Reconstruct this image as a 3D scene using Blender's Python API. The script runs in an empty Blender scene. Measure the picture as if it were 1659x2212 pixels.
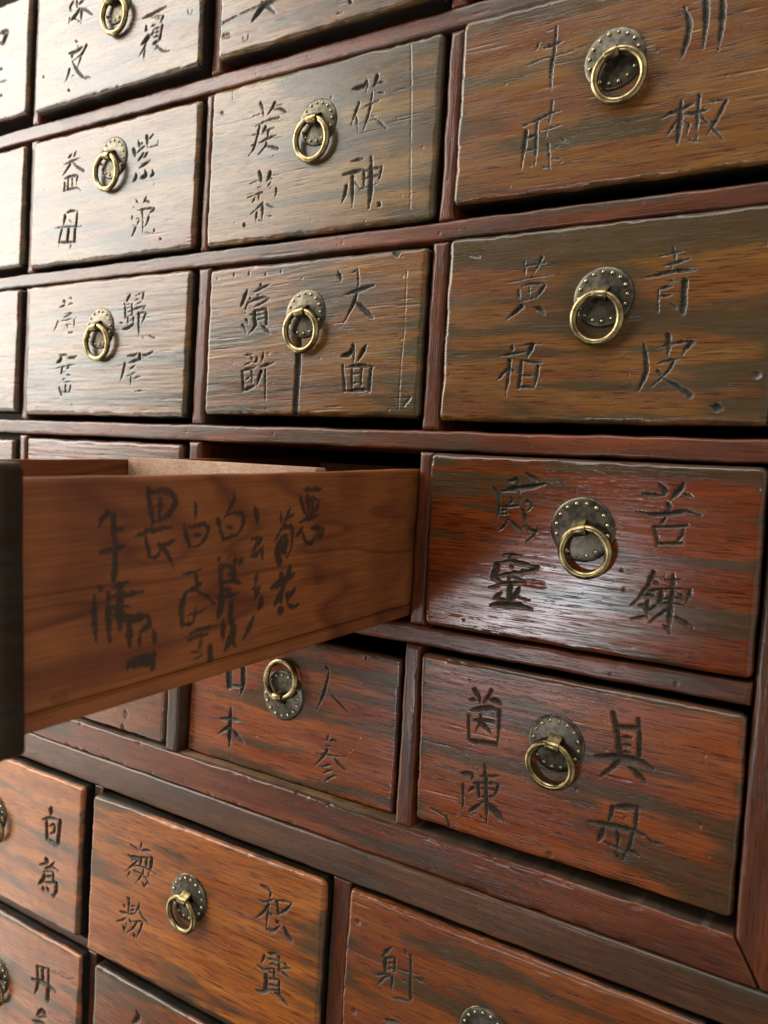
import bpy, bmesh, math, random
import numpy as np
from mathutils import Matrix, Vector

# ------------------------------------------------------------------ camera, light, exposure
S = 0.18                       # one drawer pitch in metres; cabinet front is the plane y = 0, x right, z up
scene = bpy.context.scene
COL = scene.collection
M = [[0.8488976580989351, 0.5252383833706574, 0.0591388764539839],
     [0.07661605812412701, -0.011572109517750957, -0.9969935134788129],
     [-0.5229748996955607, 0.8508764463277887, -0.05006523117824244]]
CP = Vector((3.140504310366707, -2.128668822089103, -0.10073559150775359)) * S
cam = bpy.data.cameras.new("camera")
co = bpy.data.objects.new("camera", cam)
COL.objects.link(co)
rm = Matrix((M[0], [-a for a in M[1]], [-a for a in M[2]])).transposed().to_4x4()
rm.translation = CP
co.matrix_world = rm
cam.sensor_fit = 'VERTICAL'; cam.sensor_height = 36.0; cam.sensor_width = 27.0
cam.lens = 28.336
cam.clip_start = 0.01; cam.clip_end = 50
cam.dof.use_dof = True; cam.dof.focus_distance = 0.43; cam.dof.aperture_fstop = 12.0
scene.camera = co

world = bpy.data.worlds.new("World"); scene.world = world; world.use_nodes = True
wt = world.node_tree; bg = wt.nodes["Background"]
# the unseen room: dim in front and below, lighter overhead and on the right
_tc = wt.nodes.new("ShaderNodeTexCoord"); _sx = wt.nodes.new("ShaderNodeSeparateXYZ"); wt.links.new(_tc.outputs["Generated"], _sx.inputs[0])
def _mr(src, a, b, lo, hi):
    n = wt.nodes.new("ShaderNodeMapRange"); n.interpolation_type = 'SMOOTHSTEP'
    for k, v in zip((1, 2, 3, 4), (a, b, lo, hi)): n.inputs[k].default_value = v
    wt.links.new(src, n.inputs[0]); return n.outputs[0]
_add = wt.nodes.new("ShaderNodeMath"); _add.operation = 'ADD'
wt.links.new(_mr(_sx.outputs[0], 0.0, 0.6, 0.04, 0.85), _add.inputs[0]); wt.links.new(_mr(_sx.outputs[2], 0.40, 0.9, 0.0, 1.0), _add.inputs[1])
wt.links.new(_add.outputs[0], bg.inputs[1])
bg.inputs[0].default_value = (1.0, 0.93, 0.84, 1)

def area(name, loc, target, sx, sy, power, color):
    l = bpy.data.lights.new(name, 'AREA'); l.shape = 'RECTANGLE'; l.size = sx; l.size_y = sy
    l.energy = power; l.color = color
    o = bpy.data.objects.new(name, l); COL.objects.link(o)
    o.location = loc
    o.rotation_euler = (Vector(target) - Vector(loc)).to_track_quat('-Z', 'Z').to_euler()
    return o
def polar(c, az, el, d):
    a, e = math.radians(az), math.radians(el)
    return (c[0] - d*math.sin(a)*math.cos(e), c[1] - d*math.cos(a)*math.cos(e), c[2] + d*math.sin(e))
C0 = (0.20, 0, 0.06)
area("window_light", polar(C0, 60, 20, 1.5), C0, 1.25, 0.95, 53, (1.0, 0.975, 0.90))
C1 = (2.3*S, 0, -0.42*S)
area("far_window_light", polar(C1, 20, -15.0, 1.6), C1, 0.40, 0.15, 5.6, (0.92, 0.96, 1.0))
area("low_fill_light", polar((0.3, 0, -0.1), 70, -24, 1.4), (0.3, 0, -0.1), 1.0, 0.8, 9.0, (1.0, 0.93, 0.82))  # added fill from low left for the lower rows, no actual floor
area("high_fill_light", polar((0.3, 0, 0), 22, 58, 1.4), (0.3, 0, 0), 1.0, 0.6, 14, (0.96, 0.98, 1.0))  # added overhead fill, no actual window; its reflection misses the drawer fronts

vs = scene.view_settings
vs.view_transform = 'Standard'; vs.look = 'None'; vs.exposure = 0.0; vs.gamma = 1.0; vs.use_curve_mapping = False

# ------------------------------------------------------------------ carved strokes, 0.1 mm, from each front's lower left corner
STROKES = {
    'B2': 'e197 402 828 421 796 434 744;b118 348 759 418 765;e206 520 810 492 775 461 745;s189 509 774 558 767 602 745;s156 377 698 463 714 553 716;e195 406 694 395 647 379 595 366 560 329 523;b116 344 644 385 647;b118 345 582 374 584;e202 455 679 429 638;b126 460 653 523 662;n137 477 648 475 605;b159 406 590 475 605 543 613;e171 466 584 461 563 399 513;s209 473 560 517 547 560 533;e279 425 412 435 378 442 340;b104 348 352 428 366;e299 508 396 498 369 485 347;b88 510 358 531 362;b113 521 342 492 315;b69 409 320 448 323;b45 504 306 566 307;e146 562 297 564 273 554 243;s118 334 269 395 280 455 287;b150 403 272 376 231;e147 427 280 428 226;e126 462 226 406 186 337 148;b99 474 221 521 197 570 178;e193 458 213 463 169 464 114;e199 417 170 413 119;b90 496 143 544 134;b75 434 128 465 106;n191 320 109 323 96;b282 1085 779 1156 783 1172 804;e193 1176 807 1182 778 1178 744;e273 1247 821 1239 791 1222 763;b172 1250 782 1300 776;b119 1262 724 1296 718;b97 1223 742 1217 705 1213 678;b115 1165 664 1215 676 1273 683;e209 1133 693 1118 657 1086 581;e126 1120 621 1130 574 1138 525;e181 1211 668 1202 621 1174 535;s133 1215 612 1264 575 1322 524;b184 1102 375 1141 378 1182 379;b260 1050 309 1115 314 1182 319;e262 1117 289 1122 221 1127 117;e253 1077 241 1071 199 1052 148;e159 1130 259 1169 222;e214 1191 311 1197 264 1198 208;b164 1189 307 1257 315 1316 316;e196 1309 315 1302 267 1292 230;b147 1179 265 1235 271 1302 276;b112 1172 213 1238 220 1296 230;b321 1237 381 1241 293 1245 205 1240 100;n251 1306 117 1307 106;x81 1448 970 1472 687 1489 389 1509 66;x77 168 992 174 889;x263 90 825 98 822',
    'B3': 'b107 456 784 503 783;b104 429 742 406 695;e168 507 789 507 711 503 643 503 489;b168 456 701 505 710 548 715;b118 363 636 447 652 516 654 603 659;e205 499 641 494 559 501 489;e135 514 435 510 384 503 334 490 260;b151 367 341 449 362 511 381 563 385;b109 453 304 512 310 584 318;e236 386 315 382 249 372 124;e190 441 348 440 275 444 205 444 128;b192 395 279 450 294;b148 384 217 448 225;b83 404 149 443 135;e128 507 233 514 183 522 99;b126 552 260 606 224;b92 541 210 563 214;b101 534 160 586 148;b96 485 125 526 119;b77 555 126 590 141;b272 1107 735 1130 672 1131 612 1109 514;e321 1193 764 1202 685 1202 601 1201 536;e291 1266 746 1271 639 1264 511;b201 1043 261 1078 279 1117 284 1186 308;b276 1126 328 1124 274 1123 204 1120 140;e171 1117 245 1092 212 1065 171;e207 1199 336 1198 267 1200 206 1202 139;b188 1142 264 1184 263 1250 269;e139 1164 215 1157 156;b135 1139 235 1170 211;b100 1157 153 1202 136 1223 130;b144 1208 253 1234 218 1256 196;b151 1245 300 1280 297 1317 296;e193 1314 293 1285 227 1240 142;e169 1266 180 1297 145 1316 118',
    'C2': 'b277 321 766 301 724 277 665;b222 429 801 426 775;b181 376 749 431 769 502 788;b117 402 729 452 738;b191 334 685 387 704 454 716 498 704;b183 500 702 451 681 389 661;b125 338 699 320 663 310 630;b132 288 625 333 625;b139 353 724 344 706;n290 389 626 392 588 402 551;n191 391 633 473 643;n215 478 643 486 598 489 550;n112 417 611 475 614;n133 417 581 477 588;b149 353 616 383 615;e231 407 550 384 525 351 493;b239 450 552 481 521 519 494;e196 323 588 344 559;e181 297 555 319 524 334 496;b152 325 366 389 370;b179 375 361 397 327;b207 429 360 422 327 397 323;b180 331 306 387 324;b220 477 377 468 326;b194 301 269 365 283 424 293;n224 314 265 323 212 329 151;b221 327 144 373 162 426 181;e171 388 275 397 211 401 189;b150 347 215 388 241;b117 397 252 418 233;b212 460 292 515 306 564 318;e268 467 266 452 229 439 173;e169 500 273 505 173 511 77;b76 511 47 529 29;x40 314 83 448 144 561 195;b314 1003 830 1023 778;b169 1103 812 1139 829;e181 1135 826 1148 755 1146 719;b244 1052 690 1131 707 1195 721 1255 731;e228 1140 696 1127 650 1094 588 1052 516;b374 1139 646 1178 610 1220 578 1258 550;b342 1057 343 1114 355 1132 395;e243 1132 402 1143 354 1145 304;b300 1225 399 1207 373 1174 317;n205 1069 288 1082 220 1094 149;b235 1095 278 1160 287 1225 285 1281 279;n240 1262 272 1261 218 1260 148;b237 1088 142 1161 149 1266 152;n184 1135 270 1138 220 1142 166;n182 1202 269 1201 219 1204 182;n118 1143 241 1203 244;n102 1146 188 1207 195;n425 746 463 748 257 742 -24;x85 1459 797 1466 473 1458 293 1459 47;b597 1376 929 1395 883;x183 1495 66 1529 107;x193 208 873 208 865;x188 331 871 331 860;x183 464 857 465 847;x170 580 866 584 856',
    'C3': 'b142 401 768 461 777 505 780 560 782;e148 430 793 436 755 441 719;e175 521 810 502 767 479 727;b114 341 700 417 707 473 715 586 720;e185 408 655 414 619 421 594;b194 423 672 464 684 512 684 549 677;e193 546 673 523 640 499 604;b126 421 601 462 608 506 614;e105 466 679 469 613;b90 441 641 500 652;e272 430 576 391 543 349 510;b268 498 569 533 553 553 528;b142 437 376 485 386 552 386;e307 501 381 488 349 479 318;b144 331 331 386 338 466 347;b232 395 384 393 352;e252 385 306 383 228 377 124;e176 373 260 344 228 315 196;b142 391 270 424 238;n210 450 298 448 227 444 171;b208 446 308 503 297 559 292;e206 538 275 535 216 527 167;b174 451 234 508 226;b176 446 171 482 174 527 168;b156 1140 807 1154 778 1159 735;b136 1088 764 1151 775 1211 781;b153 1113 720 1170 732 1226 744;n80 1146 713 1147 699;b202 1026 672 1089 682 1160 692 1258 692;b83 1121 652 1163 650 1208 650;n288 1208 645 1208 583 1209 508;b154 1095 614 1126 623 1155 626;b152 1097 584 1129 585 1158 588;n131 1095 614 1097 564 1100 514;b153 1148 551 1172 533 1186 516;b269 1047 368 1061 307 1066 239 1039 155;e291 1152 408 1159 355 1158 308;b168 1106 348 1156 361 1219 373 1273 372;e269 1257 368 1234 342 1221 310;b153 1115 276 1161 290 1212 297;e155 1187 288 1170 251 1131 205 1079 155;e253 1119 242 1147 212;s285 1148 208 1195 181 1269 132;x155 122 854 180 840;b404 1364 83 1406 74;x365 1534 220 1538 218;x249 -2 300 1 295;x137 1531 778 1539 773',
    'D3': 'b265 453 800 490 809 503 789 504 771;b278 539 843 581 821 608 802;b314 416 747 482 763 555 775 637 795;e185 507 754 516 706 526 665;b227 368 763 398 726 405 681;e228 405 681 400 638 388 576;b158 406 666 462 672 529 682;b168 466 724 475 707 458 681;b176 404 645 452 656;b159 401 627 458 635;e169 448 659 455 624;b219 404 542 439 577 459 614;b219 463 607 499 575 527 550;e219 553 705 577 682 546 645;b257 522 675 544 631 550 590;b230 550 590 574 564 615 557;b159 612 592 610 567 591 531 556 505;b140 529 585 573 575;b176 438 428 487 430 539 433;n151 473 421 474 404;b246 415 383 475 397 542 393 624 385;n338 408 372 395 334 390 305;n206 624 385 600 365 545 352;b225 480 380 492 363;b193 412 315 468 332 509 344 553 342;b256 382 304 406 296 433 289;b170 472 329 478 294;b161 488 324 533 312 567 305;b210 404 267 468 286 564 298;b160 366 252 424 263;n263 483 288 482 242 487 196;b214 536 277 520 240 496 205;b195 437 232 398 195;b143 397 199 447 198 481 199;b106 521 222 592 214;b318 379 160 460 175 543 179 603 170;b275 1183 827 1206 800 1208 775;b196 1110 779 1149 775 1204 775;b310 1288 836 1270 804 1242 767;b207 1288 791 1312 782 1329 776;b239 1220 747 1232 727 1233 706;b248 1091 695 1155 685 1231 695 1307 711 1368 697;b156 1225 684 1212 665 1197 646;n177 1170 629 1238 637 1315 649;n174 1174 626 1183 591 1190 552;b185 1303 637 1295 601 1274 571;n195 1193 556 1244 561 1298 566;e208 1182 422 1162 362 1124 299 1088 254;b145 1181 386 1207 371;b162 1150 335 1181 335 1199 338;b218 1141 312 1176 313 1201 306;b210 1167 294 1162 264 1168 232;b144 1127 263 1158 267;b155 1164 232 1190 261 1203 273;b125 1098 195 1131 205 1166 216;b204 1268 425 1270 393 1273 358;b141 1236 398 1273 397 1307 406;b159 1164 337 1229 349 1276 358 1347 364;n241 1220 337 1219 294;n204 1270 357 1270 301;b177 1219 301 1273 315 1323 315;b178 1213 282 1275 290 1326 287;b178 1291 342 1326 326;e198 1344 360 1340 324 1328 294;e255 1266 307 1264 243 1263 174 1271 154;e171 1246 254 1211 220 1170 182;b197 1292 232 1328 213 1366 194;b146 1234 191 1267 168',
    'E3': 'e329 324 792 351 760 357 724;e253 419 806 401 770 373 727;b219 294 736 340 743;b301 418 758 449 761 477 748;b252 306 680 367 704 421 719 468 714;e229 468 714 469 652 469 586 464 520;n181 298 649 300 597 305 524;b199 324 630 379 644 449 651;e151 365 667 364 630 337 561;e284 364 626 397 607 431 582;n257 316 519 379 526 461 533;b221 268 330 312 339 340 342;e235 334 341 331 299;b203 336 292 368 297;b209 353 278 330 257 315 238;e203 282 271 286 219 288 133;b260 400 405 410 345 417 272;e277 415 272 422 181 428 97;b161 371 338 431 354 489 370;b162 356 297 414 312 480 326;n222 368 297 376 232;e181 481 322 475 288 459 246;b164 377 277 420 284 483 293;b142 381 229 424 241 470 257;b223 402 205 365 169 319 127;b416 430 205 467 179 521 142;b189 384 130 409 114;n296 1048 818 1068 748 1084 674 1088 623;n247 1167 817 1176 735 1180 637;n290 1074 760 1170 774;b182 1088 715 1142 724;b182 1091 679 1141 687;b184 1097 647 1143 651;b353 976 593 1088 616 1185 620 1246 598;e270 1089 601 1056 556 1003 501;b331 1142 577 1179 553 1216 526;b324 1074 366 1131 382 1191 394;e277 1070 365 1066 319 1051 281;n244 1184 392 1184 341 1182 277;b302 962 264 1059 272 1142 277 1235 271;b191 1236 267 1265 250 1313 254;n220 1175 272 1168 218 1154 165;b310 1038 255 1026 210 1013 180;b218 1100 258 1107 218 1106 181;b177 1039 184 1084 178 1132 170;b230 1150 172 1179 173 1208 167;b204 1144 159 1136 119;b164 1094 144 1125 119;b134 1116 333 1145 330;n151 193 71 212 14;n86 93 90 198 66;n78 166 6 252 21;x387 770 31 776 30',
    'L1': 'b225 390 879 434 869 478 858;b211 502 924 487 874;b233 501 868 547 885 594 892;b285 375 803 410 796 495 815;b229 411 772 495 815 601 846;e208 468 789 414 734 354 677;n285 495 815 497 777;n278 549 824 549 782;n314 597 842 592 775;b236 428 742 499 757 569 758 649 748;b159 406 700 380 650;b211 425 713 468 706 516 707;n159 527 755 523 709;e164 511 702 490 667 459 629;e152 580 747 569 692;b224 524 657 545 626;b181 546 685 590 661;b202 526 699 559 692;b155 565 670 549 637;b347 389 505 409 488;e235 404 489 405 437 399 375;b234 349 443 374 430;b244 317 387 357 386 400 404;b153 421 456 469 469;b205 504 515 497 471 471 427;b197 410 396 472 421;b194 423 425 460 445;b196 288 302 341 327 392 366;b216 508 457 534 417 602 388;b256 412 365 438 332;b182 442 354 494 372 540 388;e209 485 362 450 308 394 257;e201 536 380 525 327 482 246;b309 461 280 477 248;b117 391 344 387 290;b312 357 301 375 257;b263 1523 954 1571 948 1600 934;e202 1598 930 1594 883;b215 1515 857 1563 857 1634 904;e255 1591 851 1548 787 1485 727;e227 1586 854 1583 764 1578 694;b216 1599 804 1623 790;n265 1645 892 1656 861 1663 822;b223 1644 895 1699 910 1758 918;b246 1758 914 1720 860 1664 815;b243 1578 694 1634 702 1682 752;b286 1648 771 1672 757;b342 1709 758 1734 718 1782 689;b260 1606 554 1643 560 1670 570;e250 1575 524 1559 472;b195 1590 518 1645 526 1715 533;b269 1671 563 1700 543;b233 1523 450 1576 439 1645 469;b192 1615 485 1647 500 1689 497;n235 1688 512 1693 475;b263 1719 531 1752 524;b175 1703 491 1779 523;b169 1604 435 1660 448;b242 1705 472 1737 469 1770 459;n210 1654 468 1657 427;n325 1597 409 1598 359 1598 317;n221 1607 393 1690 417;n166 1610 356 1688 378;n129 1616 328 1694 350;n231 1697 416 1700 375 1702 334;b278 1528 290 1571 295 1617 316;b286 1672 330 1710 322 1768 288',
    'B1': 'b203 452 782 401 753;b182 498 795 469 755;b165 366 716 455 730 548 740;e220 435 711 405 682 354 642;s224 461 718 521 676 585 643;b211 377 615 446 623 529 621;e213 519 616 510 550;n186 417 610 419 536;n157 462 607 466 553;n162 379 585 377 528;n83 381 561 418 553;b166 372 528 446 532 524 532 568 503;b209 406 362 461 373 535 367;e300 399 346 382 270;n212 535 354 526 255;b132 446 314 477 290;b152 277 271 409 267 594 251;e192 370 251 351 205 341 159 340 128;n270 445 243 434 160;n265 517 236 514 155;b203 330 163 405 156 538 146;e157 476 125 464 103;b223 1144 763 1158 718;b127 1157 733 1188 742;e251 1222 779 1230 739 1237 702;b165 1289 783 1244 754;b109 1248 700 1330 705 1333 737;e300 1100 709 1112 678 1117 652;b160 1210 717 1164 699 1134 679;b201 1202 675 1178 650 1148 626;b221 1239 670 1210 646;b124 1189 645 1226 640;b210 1161 577 1213 595 1264 609;b108 1243 616 1279 614;b96 1171 590 1196 608;b247 1131 549 1133 520 1108 495;b309 1221 555 1228 518 1181 510;b241 1292 545 1301 522 1276 504;b147 1143 371 1168 342;b183 1248 379 1219 336;b140 1239 352 1287 335;b107 1119 323 1137 324;b164 1163 296 1248 297 1336 294;e204 1326 288 1276 258;e156 1209 291 1221 221 1227 127;e183 1277 240 1264 205 1240 176;b110 1117 272 1111 237;b115 1159 242 1188 237 1164 195;e186 1154 185 1135 150 1111 113;b101 1126 202 1154 192;b64 1226 141 1326 127;b154 1334 159 1336 130;n178 1396 83 1401 81',
    'C1': 'b164 403 823 429 825 427 807;b178 371 785 428 792 430 799;b115 476 845 504 842 505 831;b132 468 794 490 803 529 803;b107 437 734 516 734 416 702;b93 366 679 463 689 563 701;e138 360 683 339 648 313 605;e157 544 686 546 621;b83 414 645 510 658;b124 470 660 472 624;b108 427 615 443 640;b146 480 595 541 598;b163 393 434 467 436 485 425;b282 410 430 406 398 367 380;b223 480 411 547 413 591 426;b104 335 337 444 350 584 365;n201 427 339 423 306;b201 506 349 484 334;b110 429 310 474 313;b145 481 291 521 285;b132 432 255 472 262;b102 456 240 535 240;n133 404 201 421 160 434 142;n142 475 215 477 171;n123 532 211 523 167;b127 432 164 512 164;b214 1130 828 1106 805 1093 779;b175 1073 777 1083 739 1087 671;b88 1084 759 1139 766;b89 1085 735 1130 743;b124 1092 708 1142 715;n139 1149 766 1153 691;b94 1094 674 1148 691;b170 1025 643 1071 637;b257 1069 596 1124 604 1177 626;e199 1112 673 1118 625;e199 1170 670 1170 629;b130 1136 651 1156 657;b90 1175 815 1267 836;n148 1258 829 1251 790;b89 1177 788 1221 795;b91 1174 754 1247 773;b159 1151 722 1215 735 1288 744;b128 1283 741 1255 719;b121 1183 689 1237 697 1286 701;e193 1286 691 1273 661 1256 622;e221 1218 694 1221 647 1230 543;b176 1126 410 1186 412 1225 428;n243 1245 421 1249 387;b196 1139 362 1198 375 1252 387;b192 1265 414 1314 412 1375 434;e227 1102 360 1087 305 1066 237;b159 1210 347 1157 318;b108 1135 274 1184 290 1228 300;b123 1181 253 1264 269;e125 1167 277 1172 209;b136 1221 171 1314 174;b117 1325 542 1364 528 1398 523;b96 1257 542 1288 517',
    'A1': 'b206 423 708 378 675 388 643;b229 449 711 453 652;b220 523 683 471 667;b164 379 607 367 551;b297 481 640 467 615 392 574;b231 481 640 558 607 629 557;e233 505 610 503 524;b162 423 582 462 567;b115 463 558 502 539;b220 448 425 480 403;b134 472 400 490 358;b276 383 347 437 345 476 346 536 362;b224 415 340 421 304;e238 573 363 531 315 426 284;b161 530 334 511 276 483 228;b241 426 284 476 215 533 164 588 129;b187 579 145 633 132;e202 398 236 370 173 340 149;b98 455 190 417 173;b231 1140 411 1240 419 1363 436;b114 1228 395 1288 394 1334 383;e195 1335 379 1311 340;b154 1219 339 1271 344;b120 1263 378 1322 377;n174 1172 336 1186 328;n177 1178 353 1173 327;b137 1247 314 1332 317;n208 1332 321 1311 237;b156 1247 310 1242 288 1202 284;b157 1255 290 1321 293;b157 1250 264 1316 267;e373 1203 279 1164 256 1131 240;e155 1190 264 1173 222 1115 166;e173 1172 227 1168 137;b244 1246 220 1305 234;b172 1252 232 1294 195 1349 157 1414 142;e97 1300 203 1250 165;n214 394 90 403 86;n169 101 244 103 241;x114 1560 367 1569 340 1597 334 1602 357',
    'A2': 'b387 447 248 363 237 281 170;b288 347 262 452 172;n109 -6 203 160 229 348 246 489 249;b248 991 115 993 89;x125 213 87 222 63 252 62 254 94;x339 53 128 99 124;x164 913 58 939 55',
    'A0': 'b444 1248 673 1339 664 1293 592 1252 601;b292 1264 390 1294 402;b228 1270 299 1361 299;b259 1276 191 1306 197',
    'E2': 'b208 1095 769 1130 746;b227 1132 740 1117 675 1100 599 1054 488;b145 1130 620 1198 576 1288 522;e163 1152 356 1134 297;b107 1117 283 1152 287 1187 295;b184 1163 322 1197 334 1233 324;e205 1149 268 1126 222 1049 130;b161 1068 223 1134 232 1204 241 1289 258;b230 1196 225 1241 203 1290 176;b174 1109 149 1152 170 1186 182;b173 1129 117 1163 137 1193 148;b173 1141 69 1178 100 1216 124;n83 1264 304 1266 303;n62 1299 321 1303 324;n64 1290 303 1292 305;n67 1338 319 1338 309;n66 1318 295 1320 294;b384 372 359 371 238 374 110;b293 289 271 377 286 464 295;e295 371 238 260 156;b365 380 233 490 157;n531 338 607 349 502;n238 345 501 449 514;e472 459 629 465 537 445 454;n195 1383 862 1386 859',
    'E1': 'x517 1186 27 1188 4;x416 1205 133 1208 115',
    'L2': 'b226 308 897 271 853 243 807;b208 265 816 301 829 339 846;n256 268 817 268 779 273 744;n194 328 840 331 804 331 766;b138 276 787 330 811;b161 275 757 330 781;b139 202 694 252 716 324 744;b176 313 735 267 699 228 644;e197 320 725 320 675 325 640;b126 335 793 360 788 415 796 490 809;n191 427 892 433 806 436 733 442 650;b148 387 914 401 879;b173 330 612 385 629 440 632;b131 369 737 419 737;b159 465 782 498 780 533 777;b248 278 468 320 476 381 489;x362 73 956 79 955;x369 83 437 87 434',
    'L0': 'b508 1701 875 1693 812;b298 1601 751 1689 787 1794 802;n364 1649 753 1665 626;n428 1806 797 1793 626;b327 1663 622 1735 616 1783 596;b306 1681 723 1739 748 1742 695 1696 670;b563 1660 473 1680 437;b293 1592 402 1674 435;b303 1767 479 1711 423 1647 388;b302 1699 427 1806 423;n185 1642 367 1725 393;n301 1749 389 1759 315;b254 1657 329 1739 363;b406 1655 352 1635 298 1589 252;b264 1647 287 1788 321;e492 1789 317 1791 272 1771 211;b381 1637 252 1651 218;b370 1685 260 1711 230;b289 1741 224 1783 215',
    'M0': 'b233 1602 811 1668 825 1740 844;n313 1608 809 1619 734;n346 1669 817 1680 727;e297 1740 836 1748 707 1749 589;b395 1554 693 1681 712 1837 703;e361 1621 696 1613 637 1585 586;n475 1742 704 1745 611;b365 1682 507 1625 435;b493 1682 507 1732 472;b222 1637 429 1721 460;b355 1579 376 1652 391 1724 412;n63 1746 831 1852 856 1934 850 2024 877',
    'M1': 'b424 447 908 466 868 420 814',
    'IK_local': 'b230 -1953 689 -1983 671 -1993 643;n146 -1965 693 -1933 678;n238 -1939 681 -1938 626 -1931 559 -1933 457;b170 -1942 626 -1890 632;b241 -1993 555 -1947 561 -1891 572;n213 -1789 768 -1779 706 -1765 647;b242 -1784 751 -1727 763 -1681 751 -1661 718 -1686 677 -1734 652 -1765 647;b142 -1759 702 -1715 706;n157 -1734 728 -1739 655;b215 -1847 598 -1789 614 -1732 620 -1678 620;b178 -1801 601 -1790 559 -1779 517 -1748 517 -1728 540;b184 -1661 572 -1706 559 -1738 561;e215 -1738 561 -1704 530 -1664 462;b220 -1565 706 -1558 673 -1561 644;b204 -1618 626 -1605 582 -1588 537;b186 -1612 615 -1559 618 -1515 623 -1493 603 -1506 570 -1544 540 -1583 537;b167 -1572 583 -1532 583;b193 -2003 443 -1979 420;b246 -2016 413 -2017 342 -2008 249;b236 -1959 414 -1959 332 -1954 238;b216 -1940 428 -1872 442;b361 -1917 442 -1908 357 -1908 273;b269 -1956 358 -1867 351;b207 -1950 397 -1878 396 -1811 397;b335 -1935 328 -1865 306 -1784 303;b288 -1873 301 -1870 249 -1868 205;b273 -1785 310 -1782 268 -1820 254;b213 -1824 241 -1823 185;b266 -1759 246 -1758 194;b291 -1877 149 -1815 153 -1754 150;b273 -1868 133 -1813 132 -1760 113;n251 -1759 158 -1765 107;b269 -1880 122 -1857 158;b135 -1625 436 -1577 437 -1528 446;n168 -1557 428 -1549 382;b250 -1602 367 -1554 376 -1525 390;b187 -1553 364 -1501 335 -1458 298;b295 -1606 365 -1627 313 -1626 233;b160 -1596 272 -1547 275 -1493 285;b171 -1613 238 -1569 238;b204 -1554 302 -1565 244;b162 -1609 186 -1552 205 -1446 205;b178 -1599 173 -1541 181 -1486 178;n210 -1525 163 -1533 131;n281 -1477 127 -1473 66;b160 -1577 128 -1517 109;b107 -1570 90 -1496 104;b213 -1357 744 -1355 710 -1377 677 -1403 645;n215 -1444 634 -1427 596 -1410 555;b204 -1412 645 -1361 656 -1312 653 -1295 621 -1312 584 -1345 563;b163 -1410 555 -1378 559 -1340 568;b201 -1400 604 -1352 594;b295 -1233 673 -1221 641 -1213 605;b216 -1249 541 -1187 543;b253 -1182 539 -1221 511 -1245 492;b261 -1248 468 -1208 478 -1174 506;b212 -1179 503 -1180 453;b221 -1066 646 -1062 591;b217 -1006 661 -1025 622 -1046 601;b164 -1047 612 -980 630;b182 -1040 593 -1070 559 -1105 518;e251 -1050 579 -993 575 -988 515 -996 471 -1027 434;b195 -1068 533 -1018 540;n448 -1066 507 -1085 465 -1071 427;n402 -1033 512 -1041 468;b258 -1095 459 -1031 482;b249 -913 736 -852 734 -784 735;b243 -941 714 -919 664 -890 614;n238 -886 701 -873 624;n246 -849 699 -849 622;b195 -908 679 -849 691 -792 685;b294 -798 682 -831 633;b226 -942 590 -877 601 -805 616;b259 -966 528 -932 548 -916 570;b228 -920 544 -899 504 -861 485 -832 506 -828 533;b290 -855 558 -806 554 -761 551;b337 -761 547 -784 521 -827 517;b346 -996 400 -1009 354 -1040 317;b308 -1061 375 -1054 355;b344 -1122 313 -1063 331 -969 356;e347 -1040 317 -1048 277;b334 -1060 290 -1074 259 -1099 233;b427 -1065 283 -1056 241;b257 -958 291 -985 268 -1017 250;b407 -1008 279 -1011 242;b459 -1054 219 -1057 190;b261 -1010 227 -968 205;b179 -973 202 -928 214;b320 -1207 392 -1219 344;b222 -1243 326 -1202 328;b317 -1192 333 -1224 281;b326 -1179 292 -1186 250 -1201 238;b261 -1224 210 -1252 169 -1288 119;b166 -1429 486 -1437 463;b154 -1363 490 -1386 472;b246 -1343 477 -1346 443;b238 -1298 466 -1321 441;n278 -1422 445 -1423 395 -1415 343;b166 -1422 445 -1384 444 -1359 424;b205 -1391 415 -1362 397;b236 -1412 377 -1350 375 -1305 359;b384 -1354 427 -1351 386;b315 -1410 342 -1363 343;b385 -1418 327 -1424 277 -1435 238;b212 -1445 321 -1380 314 -1323 323;b284 -1406 223 -1406 179 -1405 135;n283 -1363 281 -1364 233 -1352 186;b403 -1337 184 -1358 146 -1393 95;b311 -1368 148 -1331 96;x504 -802 308 -765 312;x442 -2161 88 -2133 91'}

# ------------------------------------------------------------------ numpy noise
_tab = np.random.default_rng(11).random((512, 512)).astype(np.float32)
def vn(x, y, seed=0):
    x = np.asarray(x, np.float32) + (seed*37.17) % 401; y = np.asarray(y, np.float32) + (seed*91.73) % 397
    xi = np.floor(x).astype(int); yi = np.floor(y).astype(int)
    fx = x - xi; fy = y - yi
    fx = fx*fx*(3-2*fx); fy = fy*fy*(3-2*fy)
    a = _tab[xi & 511, yi & 511]; b = _tab[(xi+1) & 511, yi & 511]
    c = _tab[xi & 511, (yi+1) & 511]; d = _tab[(xi+1) & 511, (yi+1) & 511]
    return a + (b-a)*fx + (c-a)*fy + (a-b-c+d)*fx*fy
def sst(a, b, x):
    t = np.clip((x-a)/(b-a), 0, 1); return t*t*(3-2*t)

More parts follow.
